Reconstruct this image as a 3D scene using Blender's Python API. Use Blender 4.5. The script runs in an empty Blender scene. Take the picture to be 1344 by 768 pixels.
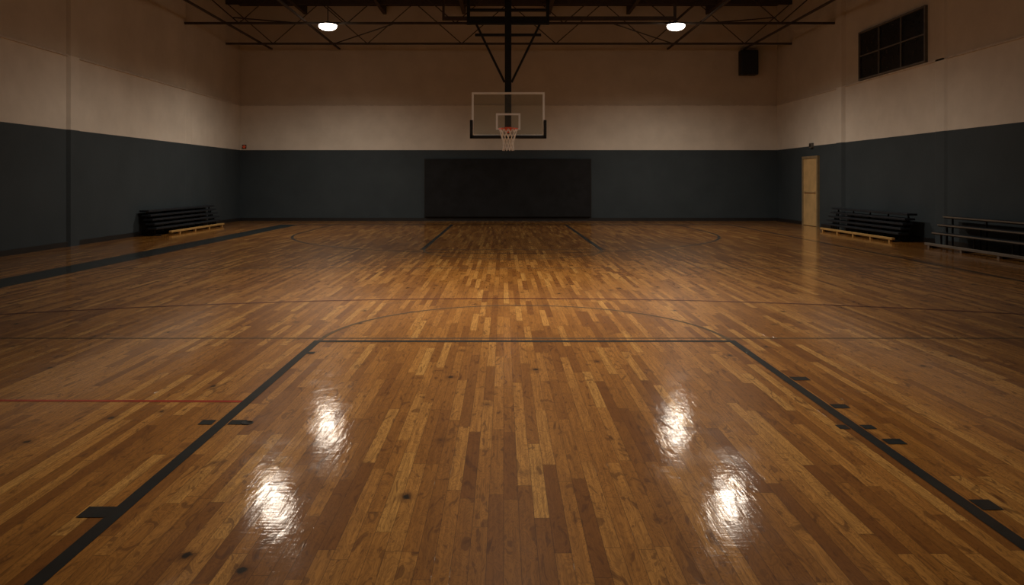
import bpy, bmesh, math, random
from mathutils import Vector, Matrix
random.seed(4)
scene = bpy.context.scene
COL = scene.collection
scene.view_settings.view_transform = 'Standard'

# ------------------------------------------------------------------ node helpers
class NT:
    def __init__(s, name):
        s.mat = bpy.data.materials.new(name); s.mat.use_nodes = True
        s.t = s.mat.node_tree; s.t.nodes.clear()
        s.out = s.t.nodes.new('ShaderNodeOutputMaterial')
    def n(s, typ, **kw):
        nd = s.t.nodes.new(typ)
        for k, v in kw.items(): setattr(nd, k, v)
        return nd
    def put(s, sock, v):
        if v is None: return
        if isinstance(v, bpy.types.NodeSocket): s.t.links.new(v, sock)
        else: sock.default_value = v
    def m(s, op, a, b=None, c=None, clamp=False):
        nd = s.n('ShaderNodeMath', operation=op); nd.use_clamp = clamp
        s.put(nd.inputs[0], a); s.put(nd.inputs[1], b)
        if c is not None: s.put(nd.inputs[2], c)
        return nd.outputs[0]
    def comb(s, x, y, z):
        nd = s.n('ShaderNodeCombineXYZ')
        for i, v in enumerate((x, y, z)): s.put(nd.inputs[i], v)
        return nd.outputs[0]
    def pos(s):
        g = s.n('ShaderNodeNewGeometry'); sp = s.n('ShaderNodeSeparateXYZ')
        s.t.links.new(g.outputs['Position'], sp.inputs[0])
        return g.outputs['Position'], sp.outputs[0], sp.outputs[1], sp.outputs[2]
    def noise(s, vec, scale, detail=3, rough=0.5, dist=0.0):
        nd = s.n('ShaderNodeTexNoise')
        s.put(nd.inputs['Vector'], vec); nd.inputs['Scale'].default_value = scale
        nd.inputs['Detail'].default_value = detail; nd.inputs['Roughness'].default_value = rough
        nd.inputs['Distortion'].default_value = dist
        return nd.outputs['Fac']
    def ramp(s, fac, stops):
        nd = s.n('ShaderNodeValToRGB'); s.put(nd.inputs[0], fac)
        el = nd.color_ramp.elements
        while len(el) < len(stops): el.new(0.5)
        for e, (p, c) in zip(el, stops):
            e.position = p; e.color = (*c, 1) if len(c) == 3 else c
        return nd.outputs[0]
    def mix(s, fac, a, b, mode='MIX'):
        nd = s.n('ShaderNodeMix', data_type='RGBA', blend_type=mode)
        s.put(nd.inputs[0], fac)
        s.put(nd.inputs[6], a if isinstance(a, bpy.types.NodeSocket) else (*a, 1))
        s.put(nd.inputs[7], b if isinstance(b, bpy.types.NodeSocket) else (*b, 1))
        return nd.outputs[2]
    def maprange(s, v, a, b, c, d):
        nd = s.n('ShaderNodeMapRange'); nd.clamp = True
        s.put(nd.inputs[0], v)
        for i, x in enumerate((a, b, c, d)): nd.inputs[i+1].default_value = x
        return nd.outputs[0]
    def bump(s, h, strength, dist):
        b = s.n('ShaderNodeBump'); b.inputs['Strength'].default_value = strength
        b.inputs['Distance'].default_value = dist
        s.t.links.new(h, b.inputs['Height']); return b.outputs[0]
    def principled(s, color, rough, metal=0.0, bump=None, bstr=0.2, bdist=0.01, spec=0.5, coat=0.0, crough=.1, cn=None):
        p = s.n('ShaderNodeBsdfPrincipled')
        s.put(p.inputs['Base Color'], color if isinstance(color, bpy.types.NodeSocket) else (*color, 1))
        s.put(p.inputs['Roughness'], rough); p.inputs['Metallic'].default_value = metal
        p.inputs['Specular IOR Level'].default_value = spec
        p.inputs['Coat Weight'].default_value = coat
        s.put(p.inputs['Coat Roughness'], crough)
        if cn is not None: s.t.links.new(cn, p.inputs['Coat Normal'])
        if bump is not None: s.t.links.new(s.bump(bump, bstr, bdist), p.inputs['Normal'])
        s.t.links.new(p.outputs[0], s.out.inputs[0])
        return p

def simple(name, color, rough=0.5, metal=0.0, var=0.15, scale=8, bstr=0.1, spec=0.5):
    k = NT(name); P, x, y, z = k.pos()
    nz = k.noise(P, scale, 4)
    dark = tuple(c*(1-var) for c in color); light = tuple(min(1, c*(1+var)) for c in color)
    col = k.ramp(nz, [(0.3, dark), (0.7, light)])
    k.principled(col, k.maprange(nz, 0.2, 0.8, max(0.03, rough-0.06), min(1, rough+0.06)), metal, nz, bstr, 0.004, spec)
    return k.mat

# ------------------------------------------------------------------ materials
PW, PL = 0.064, 0.85
def varnish(k, P, x, y):
    """rippled varnish coat shared by boards and painted lines"""
    row = k.m('FLOOR', k.m('DIVIDE', x, PW))
    wn = k.n('ShaderNodeTexWhiteNoise', noise_dimensions='1D'); k.put(wn.inputs['W'], row)
    wav = k.noise(k.comb(k.m('MULTIPLY', x, 11), k.m('MULTIPLY', y, 4.5), k.m('MULTIPLY', wn.outputs[0], 3)), 1.0, 2, .5, .5)
    s1 = k.noise(k.comb(k.m('MULTIPLY', x, 90), k.m('MULTIPLY', y, 7), 0), 1, 3, 0.6, .4)
    s2 = k.noise(k.comb(k.m('MULTIPLY', x, 9), k.m('MULTIPLY', y, 42), 4.0), 1, 3, 0.6, .8)
    h = k.m('ADD', k.m('ADD', wav, k.m('MULTIPLY', s1, 0.20)), k.m('MULTIPLY', s2, .20))
    cr = k.maprange(k.noise(P, 5, 5, 0.7), 0.32, 0.68, 0.04, 0.14)
    return k.bump(h, 0.28, 0.0050), cr
def floor_material():
    k = NT('varnished_maple_floor'); P, x, y, z = k.pos()
    u = k.m('DIVIDE', x, PW); row = k.m('FLOOR', u)
    wn = k.n('ShaderNodeTexWhiteNoise', noise_dimensions='1D'); k.put(wn.inputs['W'], row)
    v = k.m('ADD', k.m('DIVIDE', y, PL), k.m('MULTIPLY', wn.outputs[0], 7.3)); colm = k.m('FLOOR', v)
    w2 = k.n('ShaderNodeTexWhiteNoise', noise_dimensions='3D')
    k.put(w2.inputs['Vector'], k.comb(row, colm, 3.3)); r = w2.outputs['Value']
    base = k.ramp(r, [(0.0, (0.25, 0.090, 0.015)), (0.25, (0.37, 0.150, 0.026)), (0.6, (0.50, 0.215, 0.040)),
                      (0.88, (0.63, 0.295, 0.064)), (1.0, (0.76, 0.40, 0.10))])
    r50 = k.m('MULTIPLY', r, 50)
    fine = k.noise(k.comb(k.m('MULTIPLY', x, 90), k.m('MULTIPLY', y, 3.5), r50), 1.0, 4, 0.6)
    fig = k.noise(k.comb(k.m('MULTIPLY', x, 13), k.m('MULTIPLY', y, 3.8), r50), 1.0, 3, 0.55, 2.2)
    wv = k.m('SINE', k.m('MULTIPLY', fig, 52))
    c = k.mix(k.maprange(fine, 0.35, 0.7, 0.0, 0.60), base, (0.17, 0.060, 0.008))
    c = k.mix(k.maprange(wv, 0.0, 1.0, 0.0, 0.40), c, (0.12, 0.040, 0.006))
    c = k.mix(k.maprange(fig, 0.55, 0.72, 0.0, 0.80), c, (0.10, 0.031, 0.005))
    vo = k.n('ShaderNodeTexVoronoi', feature='F1'); vo.inputs['Scale'].default_value = 3.6
    k.put(vo.inputs['Vector'], k.comb(x, k.m('MULTIPLY', y, 0.8), 0.0))
    dd = k.m('ADD', vo.outputs['Distance'], k.maprange(k.noise(P, 30, 2), .3, .7, -.025, .025))
    sc = k.n('ShaderNodeSeparateColor'); k.put(sc.inputs[0], vo.outputs['Color'])
    on = k.m('GREATER_THAN', sc.outputs[0], 0.35)
    knot = k.m('MULTIPLY', k.maprange(dd, 0.045, 0.08, 1.0, 0.0), on)
    halo = k.m('MULTIPLY', k.maprange(dd, 0.06, 0.21, 0.65, 0.0), on)
    c = k.mix(halo, c, (0.11, 0.036, 0.006)); c = k.mix(knot, c, (0.014, 0.007, 0.002))
    fu = k.m('MULTIPLY', k.m('ABSOLUTE', k.m('SUBTRACT', k.m('FRACT', u), 0.5)), 2)
    fv = k.m('MULTIPLY', k.m('ABSOLUTE', k.m('SUBTRACT', k.m('FRACT', v), 0.5)), 2)
    seam = k.m('MAXIMUM', k.maprange(fu, 0.94, 0.99, 0, 1), k.maprange(fv, 0.994, 0.999, 0, 1))
    c = k.mix(k.m('MULTIPLY', seam, 0.7), c, (0.06, 0.02, 0.004))
    cn, cr = varnish(k, P, x, y)
    k.principled(c, 0.36, 0, spec=0.24, coat=1.0, crough=cr, cn=cn)
    return k.mat
def paint(name, color):
    k = NT(name); P, x, y, z = k.pos(); cn, cr = varnish(k, P, x, y)
    c = k.ramp(k.noise(P, 9, 4), [(.3, tuple(a*.8 for a in color)), (.7, tuple(a*1.2 for a in color))])
    k.principled(c, 0.5, 0, spec=0.15, coat=0.7, crough=cr, cn=cn)
    return k.mat

def wall_material():
    k = NT('painted_block_wall'); P, x, y, z = k.pos()
    n1 = k.noise(P, 1.1, 5, 0.6); n2 = k.noise(P, 14, 4, 0.6)
    blue = k.ramp(n1, [(0.3, (0.034, 0.046, 0.055)), (0.7, (0.043, 0.057, 0.067))])
    cream = k.ramp(n1, [(0.3, (0.58, 0.53, 0.465)), (0.7, (0.69, 0.635, 0.56))])
    beige = k.ramp(n1, [(0.3, (0.47, 0.405, 0.325)), (0.7, (0.56, 0.485, 0.395))])
    c = k.mix(k.m('GREATER_THAN', z, 2.505), blue, cream)
    c = k.mix(k.m('GREATER_THAN', z, 4.09), c, beige)
    k.principled(c, 0.65, 0, k.m('ADD', n2, k.m('MULTIPLY', n1, 0.5)), 0.2, 0.01, 0.2)
    return k.mat

def emis(name, col, s):
    k = NT(name); e = k.n('ShaderNodeEmission'); e.inputs[0].default_value = (*col, 1); e.inputs[1].default_value = s
    k.t.links.new(e.outputs[0], k.out.inputs[0]); return k.mat

def glass_clear():
    k = NT('backboard_glass'); tr = k.n('ShaderNodeBsdfTransparent'); tr.inputs[0].default_value = (0.93, 0.95, 0.93, 1)
    gl = k.n('ShaderNodeBsdfGlossy'); gl.inputs['Roughness'].default_value = 0.08
    df = k.n('ShaderNodeBsdfDiffuse'); df.inputs[0].default_value = (0.6, 0.6, 0.55, 1)
    m1 = k.n('ShaderNodeMixShader'); m1.inputs[0].default_value = 0.04
    m2 = k.n('ShaderNodeMixShader'); m2.inputs[0].default_value = 0.06
    k.t.links.new(tr.outputs[0], m1.inputs[1]); k.t.links.new(gl.outputs[0], m1.inputs[2])
    k.t.links.new(m1.outputs[0], m2.inputs[1]); k.t.links.new(df.outputs[0], m2.inputs[2])
    k.t.links.new(m2.outputs[0], k.out.inputs[0]); return k.mat

MF = floor_material(); MW = wall_material()
M_ceil = simple('dark_roof_deck', (0.020, 0.016, 0.012), 0.8, spec=.1)
M_truss = simple('brown_painted_steel', (0.060, 0.046, 0.037), 0.75, spec=.15)
M_line = paint('charcoal_court_paint', (0.012, 0.017, 0.019))
M_thin = paint('faded_grey_court_paint', (0.10, 0.066, 0.036))
M_brown = paint('brown_court_paint', (0.09, 0.022, 0.010))
M_red = paint('red_court_paint', (0.34, 0.034, 0.014))
M_base = simple('black_rubber_base', (0.012, 0.012, 0.013), 0.5)
M_black = simple('black_powder_coat', (0.012, 0.012, 0.012), 0.5, spec=.3)
M_pad = simple('black_vinyl_pad', (0.012, 0.013, 0.015), 0.75, scale=3, var=0.3, spec=.2)
M_padb = simple('black_foam_padding', (0.01, 0.011, 0.014), 0.5)
M_white = simple('white_enamel', (0.93, 0.94, 0.94), 0.4, var=0.02)
M_orange = simple('orange_rim_paint', (0.85, 0.13, 0.05), 0.4)
M_net = simple('white_nylon_cord', (0.92, 0.88, 0.84), 0.8, scale=60, var=.05)
M_glass = glass_clear()
M_window = simple('dark_window_glass', (0.008, 0.009, 0.010), 0.3, bstr=0.02, spec=.2)
M_wframe = simple('grey_window_frame', (0.12, 0.11, 0.10), 0.6)
M_trim = simple('cream_painted_trim', (0.54, 0.48, 0.41), 0.6)
M_door = simple('tan_painted_door', (0.54, 0.37, 0.17), 0.45, scale=3)
M_dframe = simple('tan_door_frame', (0.24, 0.18, 0.10), 0.5)
M_bar = simple('tan_push_bar', (0.38, 0.26, 0.13), 0.4)
M_navy = simple('navy_bleacher_board', (0.013, 0.018, 0.025), 0.5, scale=4, spec=.3)
M_edge = simple('worn_pale_board_edge', (0.15, 0.125, 0.10), 0.5, scale=5)
M_yellow = simple('yellow_pine_rail', (0.42, 0.26, 0.09), 0.45, scale=6)
M_hood = simple('dark_lamp_housing', (0.04, 0.033, 0.028), 0.6)
M_lamp = emis('lamp_diffuser_glow', (1.0, 0.84, 0.68), 11)

# ------------------------------------------------------------------ mesh helpers
def mesh_obj(name, bm, mat, parent=None, label=None, category=None, kind=None, bevel=0, smooth=False):
    bmesh.ops.recalc_face_normals(bm, faces=bm.faces)
    me = bpy.data.meshes.new(name); bm.to_mesh(me); bm.free()
    me.materials.append(mat)
    if smooth:
        for p in me.polygons: p.use_smooth = True
    o = bpy.data.objects.new(name, me); COL.objects.link(o)
    if parent is not None:
        o.parent = parent
        o.matrix_parent_inverse = Matrix.Translation(parent.location).inverted()
    if label: o['label'] = label
    if category: o['category'] = category
    if kind: o['kind'] = kind
    if bevel:
        b = o.modifiers.new('bevel', 'BEVEL'); b.width = bevel; b.segments = 2; b.limit_method = 'ANGLE'
    return o
def box(bm, x0, x1, y0, y1, z0, z1):
    vs = [bm.verts.new(p) for p in [(x0,y0,z0),(x1,y0,z0),(x1,y1,z0),(x0,y1,z0),(x0,y0,z1),(x1,y0,z1),(x1,y1,z1),(x0,y1,z1)]]
    for f in [(0,3,2,1),(4,5,6,7),(0,1,5,4),(1,2,6,5),(2,3,7,6),(3,0,4,7)]: bm.faces.new([vs[i] for i in f])
def tube(bm, p, q, r, seg=8):
    p, q = Vector(p), Vector(q); d = (q-p)
    if d.length < 1e-6: return
    m = Matrix.Translation((p+q)/2) @ d.to_track_quat('Z', 'Y').to_matrix().to_4x4()
    bmesh.ops.create_cone(bm, cap_ends=True, segments=seg, radius1=r, radius2=r, depth=d.length, matrix=m)
def lathe(bm, prof, cx, cy, seg=32):
    rings = []
    for r, z in prof:
        if r < 1e-5: rings.append([bm.verts.new((cx, cy, z))])
        else: rings.append([bm.verts.new((cx+r*math.cos(a*2*math.pi/seg), cy+r*math.sin(a*2*math.pi/seg), z)) for a in range(seg)])
    for A, B in zip(rings, rings[1:]):
        for i in range(seg):
            j = (i+1) % seg
            if len(A) == 1 and len(B) > 1: bm.faces.new((A[0], B[i], B[j]))
            elif len(B) == 1 and len(A) > 1: bm.faces.new((A[i], B[0], A[j]))
            elif len(A) > 1: bm.faces.new((A[i], B[i], B[j], A[j]))
def empty(name, loc, label, category, group=None):
    e = bpy.data.objects.new(name, None); e.location = loc; e.empty_display_size = 0.2
    COL.objects.link(e); e['label'] = label; e['category'] = category
    if group: e['group'] = group
    return e
def single(name, boxes, mat, **kw):
    bm = bmesh.new()
    for b in boxes: box(bm, *b)
    return mesh_obj(name, bm, mat, **kw)
S = 'structure'

# ------------------------------------------------------------------ room shell
XL, XR, YB, YF, H = -9.32, 9.67, 25.6, -6.0, 7.6
single('floor', [(XL-.2, XR+.2, YF-.2, YB+.2, -0.2, 0)], MF, kind=S, label='glossy varnished maple strip gymnasium floor', category='floor')
single('ceiling', [(XL-.2, XR+.2, YF-.2, YB+.2, H, H+.2)], M_ceil, kind=S, label='dark exposed roof deck above steel trusses', category='ceiling')
single('wall_left', [(XL-.2, XL, YF, YB, 0, H)], MW, kind=S, label='gym side wall painted dark blue below cream', category='wall')
single('wall_right', [(XR, XR+.2, YF, YB, 0, H)], MW, kind=S, label='gym side wall with high window and tan door', category='wall')
single('wall_back', [(XL-.2, XR+.2, YB, YB+.2, 0, H)], MW, kind=S, label='gym end wall, dark blue below cream and beige', category='wall')
single('wall_front', [(XL-.2, XR+.2, YF-.2, YF, 0, H)], MW, kind=S, label='gym end wall behind the near basket', category='wall')
single('baseboard_left', [(XL, XL+.02, YF, YB, 0, .11)], M_base, kind=S, label='black rubber baseboard along the side wall')
single('baseboard_right', [(XR-.02, XR, YF, 22.0, 0, .11), (XR-.02, XR, 23.4, YB, 0, .11)], M_base, kind=S, label='black rubber baseboard along the side wall')
single('baseboard_back', [(XL, XR, YB-.02, YB, 0, .11)], M_base, kind=S, label='black rubber baseboard along the end wall')
tn = [0]
def trim(boxes, mat, label, bm=None):
    tn[0] += 1
    if bm is None:
        bm = bmesh.new()
        for b in boxes: box(bm, *b)
    return mesh_obj('trim_%d' % tn[0], bm, mat, kind=S, label=label)
trim([(XL, XL+.03, YF, YB, 4.07, 4.11)], M_trim, 'cream ledge strip along the side wall')
trim([(XR-.03, XR, YF, YB, 4.07, 4.11)], M_trim, 'cream ledge strip along the side wall')
trim([(XL, XR, YB-.02, YB, 4.07, 4.10)], M_trim, 'cream ledge strip along the end wall')
def pilaster(xw, s, y, d, w=.16, ch=.07):
    bm = bmesh.new()
    pr = [(xw, y-w-ch), (xw+s*d, y-w), (xw+s*d, y+w), (xw, y+w+ch)]
    lo = [bm.verts.new((a, b, 0)) for a, b in pr]; hi = [bm.verts.new((a, b, H)) for a, b in pr]
    for i in range(4):
        j = (i+1) % 4; bm.faces.new((lo[i], lo[j], hi[j], hi[i]))
    bm.faces.new(lo); bm.faces.new(hi)
    trim(None, MW, 'shallow painted wall pilaster', bm)
pilaster(XL, 1, 15.65, .055); pilaster(XL, 1, 21.4, .012)
pilaster(XR, -1, 16.0, .03); pilaster(XR, -1, 20.7, .085)

# ------------------------------------------------------------------ court lines (thin paint)
def strip(pts, w, mat, label, z=.0016):
    bm = bmesh.new(); n = len(pts); pr = None
    for i in range(n):
        a = Vector(pts[max(0, i-1)]); b = Vector(pts[min(n-1, i+1)]); p = Vector(pts[i])
        t = (b-a).normalized(); nn = Vector((-t.y, t.x))*w/2
        cur = (bm.verts.new((p.x+nn.x, p.y+nn.y, z)), bm.verts.new((p.x-nn.x, p.y-nn.y, z)))
        if pr: bm.faces.new((pr[1], cur[1], cur[0], pr[0]))
        pr = cur
    tn[0] += 1
    me = bpy.data.meshes.new('trim_%d' % tn[0]); bm.to_mesh(me); bm.free(); me.materials.append(mat)
    o = bpy.data.objects.new('trim_%d' % tn[0], me); COL.objects.link(o); o['kind'] = S; o['label'] = label
    return o
def arc(cx, cy, r, a0, a1, n=48):
    return [(cx+r*math.cos(math.radians(a0+(a1-a0)*i/n)), cy+r*math.sin(math.radians(a0+(a1-a0)*i/n))) for i in range(n+1)]
LX0, LX1 = -1.63, 2.0; CX = (LX0+LX1)/2
strip([(LX0, 0.2), (LX0, 6.36)], .065, M_line, 'charcoal painted free-throw lane line')
strip([(LX1, 0.2), (LX1, 6.36)], .065, M_line, 'charcoal painted free-throw lane line')
strip([(LX0-.03, 6.33), (LX1+.03, 6.33)], .065, M_line, 'charcoal painted free-throw line', .0019)
strip([(-9, 6.45), (9.3, 6.45)], .035, M_thin, 'thin faded grey line across the court', .0013)
strip(arc(CX, 6.36, 1.80, 0, 180), .042, M_thin, 'faded grey free-throw semicircle', .0016)
strip([(x/4, 8.64-(x/4-.1)**2/28) for x in range(-36, 37)], .06, M_brown, 'reddish brown painted shallow arc line', .0014)
strip([(-6.6, 11.67), (7.25, 11.67)], .05, M_thin, 'brown painted line across the court', .0013)
strip([(LX0-.03, 14.8), (LX0-.03, 23.3)], .09, M_line, 'charcoal far lane line')
strip([(LX1, 14.8), (LX1, 23.3)], .09, M_line, 'charcoal far lane line')
strip([(LX0, 14.8), (LX1, 14.8)], .08, M_thin, 'faded far free-throw line', .0019)
strip(arc(CX, 14.8, 1.80, 180, 360), .05, M_thin, 'faded far free-throw semicircle', .0022)
strip([(-5.5, 23.3)] + arc(.05, 19.6, 5.55, 180, 360) + [(5.6, 23.3)], .06, M_line, 'charcoal three-point arc', .0013)
strip([(-6.6, 23.3), (7.3, 23.3)], .20, M_line, 'charcoal end line', .0025)
strip([(-6.9, -5), (-6.9, 23.36)], .60, M_line, 'wide charcoal sideline band', .001)
strip([(7.27, -5), (7.27, 23.36)], .08, M_line, 'charcoal sideline', .001)
strip([(-6.6, 4.66), (-1.66, 4.60)], .04, M_red, 'thin red painted line ending at the lane', .0014)
for (x0, x1, yy, w) in [(-1.76, -1.68, 4.2, .08), (-1.59, -1.50, 4.2, .08), (-1.78, -1.66, 3.06, .10), (-1.60, -1.54, 5.9, .07),
                        (2.04, 2.16, 5.13, .09), (2.04, 2.14, 4.5, .08), (1.90, 1.96, 4.12, .07), (2.04, 2.11, 4.12, .07), (2.05, 2.15, 3.89, .08), (2.04, 2.13, 3.13, .10)]:
    strip([(x0, yy), (x1, yy)], w, M_line, 'charcoal lane hash mark', .0022)
bm = bmesh.new(); lathe(bm, [(0.035, 0.0), (0.035, 0.003), (0.028, 0.004), (0.026, 0.002), (0, 0.002)], -1.485, 4.19)
mesh_obj('floor_socket', bm, M_black, label='small round black floor socket beside the lane', category='floor socket', smooth=True)

# ------------------------------------------------------------------ roof trusses
def truss(y, zb=6.02, zt=7.4):
    e = empty('roof_truss', (0, y, zb), 'brown steel roof truss spanning the gym', 'truss', 'steel roof trusses')
    bm = bmesh.new(); box(bm, XL, XR, y-.035, y+.035, zb-.03, zb+.03)
    mesh_obj('bottom_chord', bm, M_truss, e)
    bm = bmesh.new(); box(bm, XL, XR, y-.06, y+.06, zt-.06, H)
    mesh_obj('top_chord', bm, M_truss, e)
    bm = bmesh.new(); n = 6; dx = (XR-XL)/n
    for i in range(n):
        xa, xb = XL+i*dx, XL+(i+1)*dx; xm = (xa+xb)/2
        tube(bm, (xa, y, zt), (xm, y, zb), .016, 6); tube(bm, (xm, y, zb), (xb, y, zt), .016, 6)
    mesh_obj('web', bm, M_truss, e)
TY = (24.3, 21.15, 18.1, 15.0, 11.9, 8.8)
for y in TY: truss(y)
for x in (-7, -4.2, -1.4, 1.6, 4.4, 7.2):
    single('roof_purlin', [(x-.06, x+.06, YF, YB, 7.30, 7.6)], M_truss, label='brown steel purlin under the roof deck', category='beam')['group'] = 'roof purlins'
for x in (-8.2, -5.8, 5.8, 8.5):
    single('bridging_beam', [(x-.03, x+.03, 5, YB, 6.05, 6.10)], M_truss, label='brown steel bridging beam along the trusses', category='beam')['group'] = 'truss bridging beams'
for sx in (-1, 1):
    for (a, b) in [((9.1, 24.3, 6.9), (6.2, 21.15, 6.04)), ((9.1, 21.15, 6.9), (6.2, 18.1, 6.04)), ((5.6, 24.3, 6.05), (3.1, 21.15, 6.04))]:
        bm = bmesh.new(); tube(bm, (a[0]*sx, a[1], a[2]), (b[0]*sx, b[1], b[2]), .02)
        mesh_obj('sway_brace', bm, M_truss, label='diagonal steel brace between roof trusses', category='brace')['group'] = 'roof sway braces'

# ------------------------------------------------------------------ lamps, plus two added centre lights
def lamp(x, y, power, cone=125):
    e = empty('ceiling_lamp', (x, y, 7.6), 'round glowing high bay lamp hung from the roof', 'ceiling lamp', 'high bay lamps')  # label also lands on the two added centre lights
    bm = bmesh.new(); lathe(bm, [(0.25, 5.95), (0.26, 5.90), (0.24, 5.85), (0.18, 5.81), (0.10, 5.785), (0, 5.78)], x, y)
    mesh_obj('diffuser', bm, M_lamp, e, smooth=True)
    bm = bmesh.new(); lathe(bm, [(0.25, 5.935), (0.27, 5.935), (0.26, 5.955), (0.10, 5.985), (0.05, 6.04), (0, 6.04)], x, y)
    mesh_obj('housing', bm, M_hood, e, smooth=True, label='dark metal housing')
    bm = bmesh.new(); tube(bm, (x, y, 6.03), (x, y, 7.61), .014)
    mesh_obj('stem', bm, M_hood, e)
    L = bpy.data.lights.new('downlight', 'SPOT'); L.energy = power; L.color = (1.0, 0.865, 0.71)
    L.spot_size = math.radians(cone); L.spot_blend = 1.0; L.shadow_soft_size = .22
    lo = bpy.data.objects.new('downlight', L); lo.location = (x, y, 5.73); COL.objects.link(lo)
for x in (-5.1, 5.0):
    lamp(x, 21.0, 1020, 156); lamp(x, 16.05, 560, 154); lamp(x, 11.0, 230, 85)
lamp(0.1, 9.8, 2100, 112); lamp(0.1, 5.0, 650, 95)  # added out of view to pool light on the centre floor

# ------------------------------------------------------------------ basketball hoop
hx, hy = 0.115, 18.3
e = empty('basketball_hoop', (hx, hy+.3, 7.6), 'ceiling-hung glass backboard with orange rim and white net', 'basketball hoop')
bx0, bx1, bz0, bz1 = hx-.92, hx+.92, 2.53, 3.65
single('glass_panel', [(bx0+.03, bx1-.03, hy, hy+.012, bz0+.03, bz1-.03)], M_glass, parent=e, label='clear glass backboard panel')
single('backboard_frame', [(bx0, bx1, hy-.01, hy+.03, bz1-.05, bz1), (bx0, bx0+.05, hy-.01, hy+.03, bz0, bz1-.05),
       (bx1-.05, bx1, hy-.01, hy+.03, bz0, bz1-.05), (bx0+.05, bx1-.05, hy-.01, hy+.03, bz0, bz0+.05)], M_white, parent=e, bevel=.004, label='white rectangular border')
sz0, sz1 = 2.70, 3.12
single('target_square', [(hx-.31, hx+.31, hy-.006, hy, sz1-.05, sz1), (hx-.31, hx-.26, hy-.006, hy, sz0, sz1-.05),
       (hx+.26, hx+.31, hy-.006, hy, sz0, sz1-.05), (hx-.26, hx+.26, hy-.006, hy, sz0, sz0+.045)], M_white, parent=e, label='white painted target square')
single('edge_padding', [(bx0-.04, bx1+.04, hy-.03, hy+.05, bz0-.05, bz0+.03), (bx0-.05, bx0+.025, hy-.03, hy+.05, bz0-.05, bz0+.42),
       (bx1-.025, bx1+.05, hy-.03, hy+.05, bz0-.05, bz0+.42)], M_padb, parent=e, bevel=.012, label='black foam edge padding')
rz, ry, rr = 2.70, hy-.40, .228
bm = bmesh.new()
N = 40
ring = [(hx+rr*math.cos(2*math.pi*i/N), ry+rr*math.sin(2*math.pi*i/N), rz) for i in range(N)]
for i in range(N): tube(bm, ring[i], ring[(i+1) % N], .015)
box(bm, hx-.07, hx+.07, hy-.19, hy-.02, rz-.02, rz+.015); box(bm, hx-.08, hx+.08, hy-.03, hy-.008, rz-.08, rz+.07)
tube(bm, (hx-.15, ry+.17, rz), (hx-.06, hy-.03, rz-.05), .009); tube(bm, (hx+.15, ry+.17, rz), (hx+.06, hy-.03, rz-.05), .009)
mesh_obj('rim', bm, M_orange, e, label='orange metal rim')
bm = bmesh.new(); prof = [(.225, 0), (.20, -.10), (.165, -.21), (.135, -.32), (.125, -.43), (.14, -.54)]; K = 12
for l in range(len(prof)-1):
    (r0, z0), (r1, z1) = prof[l], prof[l+1]
    for i in range(K):
        a = 2*math.pi*(i+(l % 2)*.5)/K
        for d in (-.5, .5):
            b = a+2*math.pi*d/K
            tube(bm, (hx+r0*math.cos(a), ry+r0*math.sin(a), rz+z0), (hx+r1*math.cos(b), ry+r1*math.sin(b), rz+z1), .011, 5)
mesh_obj('net', bm, M_net, e, label='white cord net')
my = hy+.35
single('mast', [(hx-.085, hx+.085, my-.08, my+.08, 2.62, 7.61)], M_black, parent=e, bevel=.01, label='black square steel mast')
single('mounting_arm', [(hx-.06, hx+.06, hy+.02, my-.08, 2.66, 3.36)], M_black, parent=e, bevel=.01)
for s in (-1, 1):
    bm = bmesh.new(); tube(bm, (hx+.09*s, my, 3.95), (hx+.82*s, my, 5.45), .03)
    mesh_obj('diagonal_brace', bm, M_black, e)
bm = bmesh.new()
box(bm, hx-.85, hx+.85, my-.04, my+.04, 5.14, 5.20); box(bm, hx-1.06, hx+1.06, my-.06, my+.06, 5.44, 5.54)
box(bm, hx-1.06, hx+1.06, my-.06, my+.06, 5.78, 5.84)
for s in (-1, 1):
    box(bm, hx+1.02*s-.04, hx+1.02*s+.04, my-.04, my+.04, 5.44, 7.61)
mesh_obj('hanging_frame', bm, M_black, e, label='black steel ceiling frame')
single('support_beam', [(-1.6, 4.5, 18.86, 18.94, 5.60, 5.70), (-1.6, -1.54, 18.87, 18.93, 5.70, 7.6), (4.44, 4.5, 18.87, 18.93, 5.70, 7.6)], M_truss, label='dark steel beam hung behind the basket mast', category='beam')

# ------------------------------------------------------------------ wall pad, speaker, alarm
px0, px1, pz0, pz1 = -2.77, 3.07, .12, 2.20
e = empty('wall_pad', (.15, 25.5, pz0), 'large plain black vinyl crash pad on the end wall', 'wall pad')
single('cushion', [(px0+.01, px1-.01, 25.5, 25.57, pz0+.02, pz1-.02)], M_pad, parent=e, bevel=.02)
single('backing_frame', [(px0-.03, px1+.03, 25.565, 25.6, pz0, pz1)], M_black, parent=e, bevel=.004)
e = empty('wall_speaker', (8.58, 25.4, 5.1), 'black boxy loudspeaker mounted high on the end wall', 'speaker')
single('cabinet', [(8.28, 8.88, 25.2, 25.55, 5.12, 5.98)], M_black, parent=e, bevel=.03)
single('grille', [(8.32, 8.84, 25.185, 25.2, 5.16, 5.94)], M_padb, parent=e, bevel=.005)
single('bracket', [(8.5, 8.66, 25.55, 25.61, 5.4, 5.7)], M_black, parent=e)
e = empty('fire_alarm', (-9.17, 25.6, 2.62), 'small round orange alarm bell on the end wall', 'alarm')
bm = bmesh.new(); bmesh.ops.create_cone(bm, cap_ends=True, segments=24, radius1=.06, radius2=.04, depth=.07, matrix=Matrix.Translation((-9.17, 25.56, 2.62)) @ Matrix.Rotation(math.radians(90), 4, 'X'))
mesh_obj('bell', bm, M_orange, e)
single('back_box', [(-9.24, -9.1, 25.585, 25.61, 2.55, 2.69)], M_black, parent=e)
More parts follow.
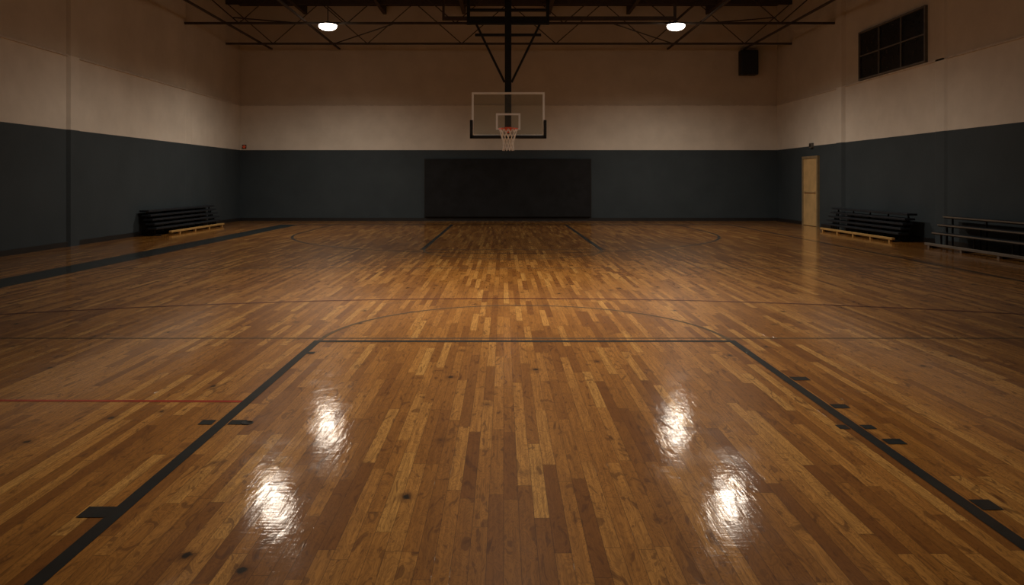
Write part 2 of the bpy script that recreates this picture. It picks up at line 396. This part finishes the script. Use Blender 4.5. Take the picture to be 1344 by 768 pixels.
e = empty('alarm_box', (9.67, 22.7, 2.5), 'small dark box fixed above the tan door', 'alarm box')
single('housing', [(9.59, 9.68, 22.57, 22.74, 2.45, 2.60)], M_wframe, parent=e, bevel=.01)
single('lens', [(9.575, 9.59, 22.6, 22.71, 2.48, 2.57)], M_black, parent=e, bevel=.004)

# ------------------------------------------------------------------ door
dy0, dy1, dz = 22.15, 23.3, 2.19
single('door_1', [(9.62, 9.66, dy0+.08, dy1-.08, .01, dz-.08)], M_door, kind=S, label='tan painted door in the side wall', category='door', bevel=.004)
single('trim_90', [(9.60, 9.67, dy0, dy0+.08, 0, dz), (9.60, 9.67, dy1-.08, dy1, 0, dz), (9.60, 9.67, dy0+.08, dy1-.08, dz-.08, dz)], M_dframe, kind=S, label='tan door frame')
single('push_bar', [(9.59, 9.61, dy0+.16, dy1-.16, 1.04, 1.07), (9.61, 9.62, dy0+.16, dy0+.24, 1.01, 1.09), (9.61, 9.62, dy1-.24, dy1-.16, 1.01, 1.09)], M_bar, parent=bpy.data.objects['door_1'], label='dull tan push bar', bevel=.004)

# ------------------------------------------------------------------ window
wy0, wy1, wz0, wz1 = 16.5, 19.6, 4.12, 5.42
fr = [(9.60, 9.67, wy0, wy1, wz0, wz0+.04), (9.60, 9.67, wy0, wy1, wz1-.04, wz1), (9.60, 9.67, wy0, wy0+.04, wz0+.04, wz1-.04), (9.60, 9.67, wy1-.04, wy1, wz0+.04, wz1-.04)]
for i in (1, 2): yy = wy0+(wy1-wy0)*i/3; fr.append((9.61, 9.665, yy-.018, yy+.018, wz0+.04, wz1-.04))
zz = (wz0+wz1)/2
fr.append((9.615, 9.664, wy0+.04, wy1-.04, zz-.014, zz+.014))
wo = single('window_1', fr, M_wframe, kind=S, label='high dark window with grid of panes', category='window')
single('pane', [(9.645, 9.66, wy0+.03, wy1-.03, wz0+.03, wz1-.03)], M_window, parent=wo, label='dark window glass')

# ------------------------------------------------------------------ bleachers
def bleacher(side, xw, y0, y1, mplank, mrail, label, lv, fo, hw=.12, edge=None, ztop=.10, r0=.02):
    s = -side
    e = empty('bleacher', (xw+s*.4, (y0+y1)/2, 0), label, 'bleacher', 'low courtside bleachers')
    for off, z in lv:
        x = xw+s*off
        single('seat_plank', [(x-hw, x+hw, y0, y1, z-.05, z)], mplank, parent=e, bevel=.006)
        if edge:
            xx = x+s*(hw+.004)
            single('nosing', [(min(xx, xx+s*.012), max(xx, xx+s*.012), y0, y1, z-.028, z-.002)], edge, parent=e, label='pale worn front edge')
    x = xw+s*fo
    single('foot_rail', [(x-.04, x+.04, y0+r0, y1-.02, ztop-.05, ztop)], mrail, parent=e, bevel=.006, label='pale lower foot rail')
    n = 5
    for i in range(n):
        y = y0+.15+(y1-y0-.3)*i/(n-1)
        if y > y0+r0:
            single('foot_block', [(x-.03, x+.03, y-.03, y+.03, 0, ztop-.05)], mrail, parent=e, label='short wooden foot')
        bm = bmesh.new()
        tube(bm, (xw+s*.04, y, .02), (xw+s*(fo-.03), y, .02), .02)
        for off, z in lv: tube(bm, (xw+s*off, y, .02), (xw+s*off, y, z-.03), .02)
        mesh_obj('support_leg', bm, M_black, e)
LVN = [(.13, .66), (.18, .55), (.23, .44), (.28, .33), (.33, .22)]
bleacher(-1, -9.27, 18.4, 22.6, M_navy, M_yellow, 'low dark navy stacked bleacher with yellow foot rail against wall', LVN, .52, r0=.6)
bleacher(1, 9.50, 16.6, 20.4, M_navy, M_yellow, 'low dark navy stacked bleacher with yellow foot rail beside door', LVN, .55)
bleacher(1, 9.60, 10.8, 15.4, M_navy, M_edge, 'low open bleacher with pale-edged dark planks beside wall', [(.14, .66), (.26, .49), (.38, .32)], .62, .10, M_edge)

# ------------------------------------------------------------------ world + camera
w = bpy.data.worlds.new('world'); scene.world = w; w.use_nodes = True
w.node_tree.nodes['Background'].inputs[0].default_value = (0.02, 0.018, 0.016, 1)
w.node_tree.nodes['Background'].inputs[1].default_value = 0.3
cam = bpy.data.cameras.new('camera'); co = bpy.data.objects.new('camera', cam); COL.objects.link(co)
co.location = (0, 0, 1.4); co.rotation_euler = (math.radians(90), 0, 0)
cam.sensor_width = 36; cam.lens = 950/1344*36; cam.shift_x = 11/1344; cam.shift_y = -146/1344
cam.clip_start = .05
scene.camera = co
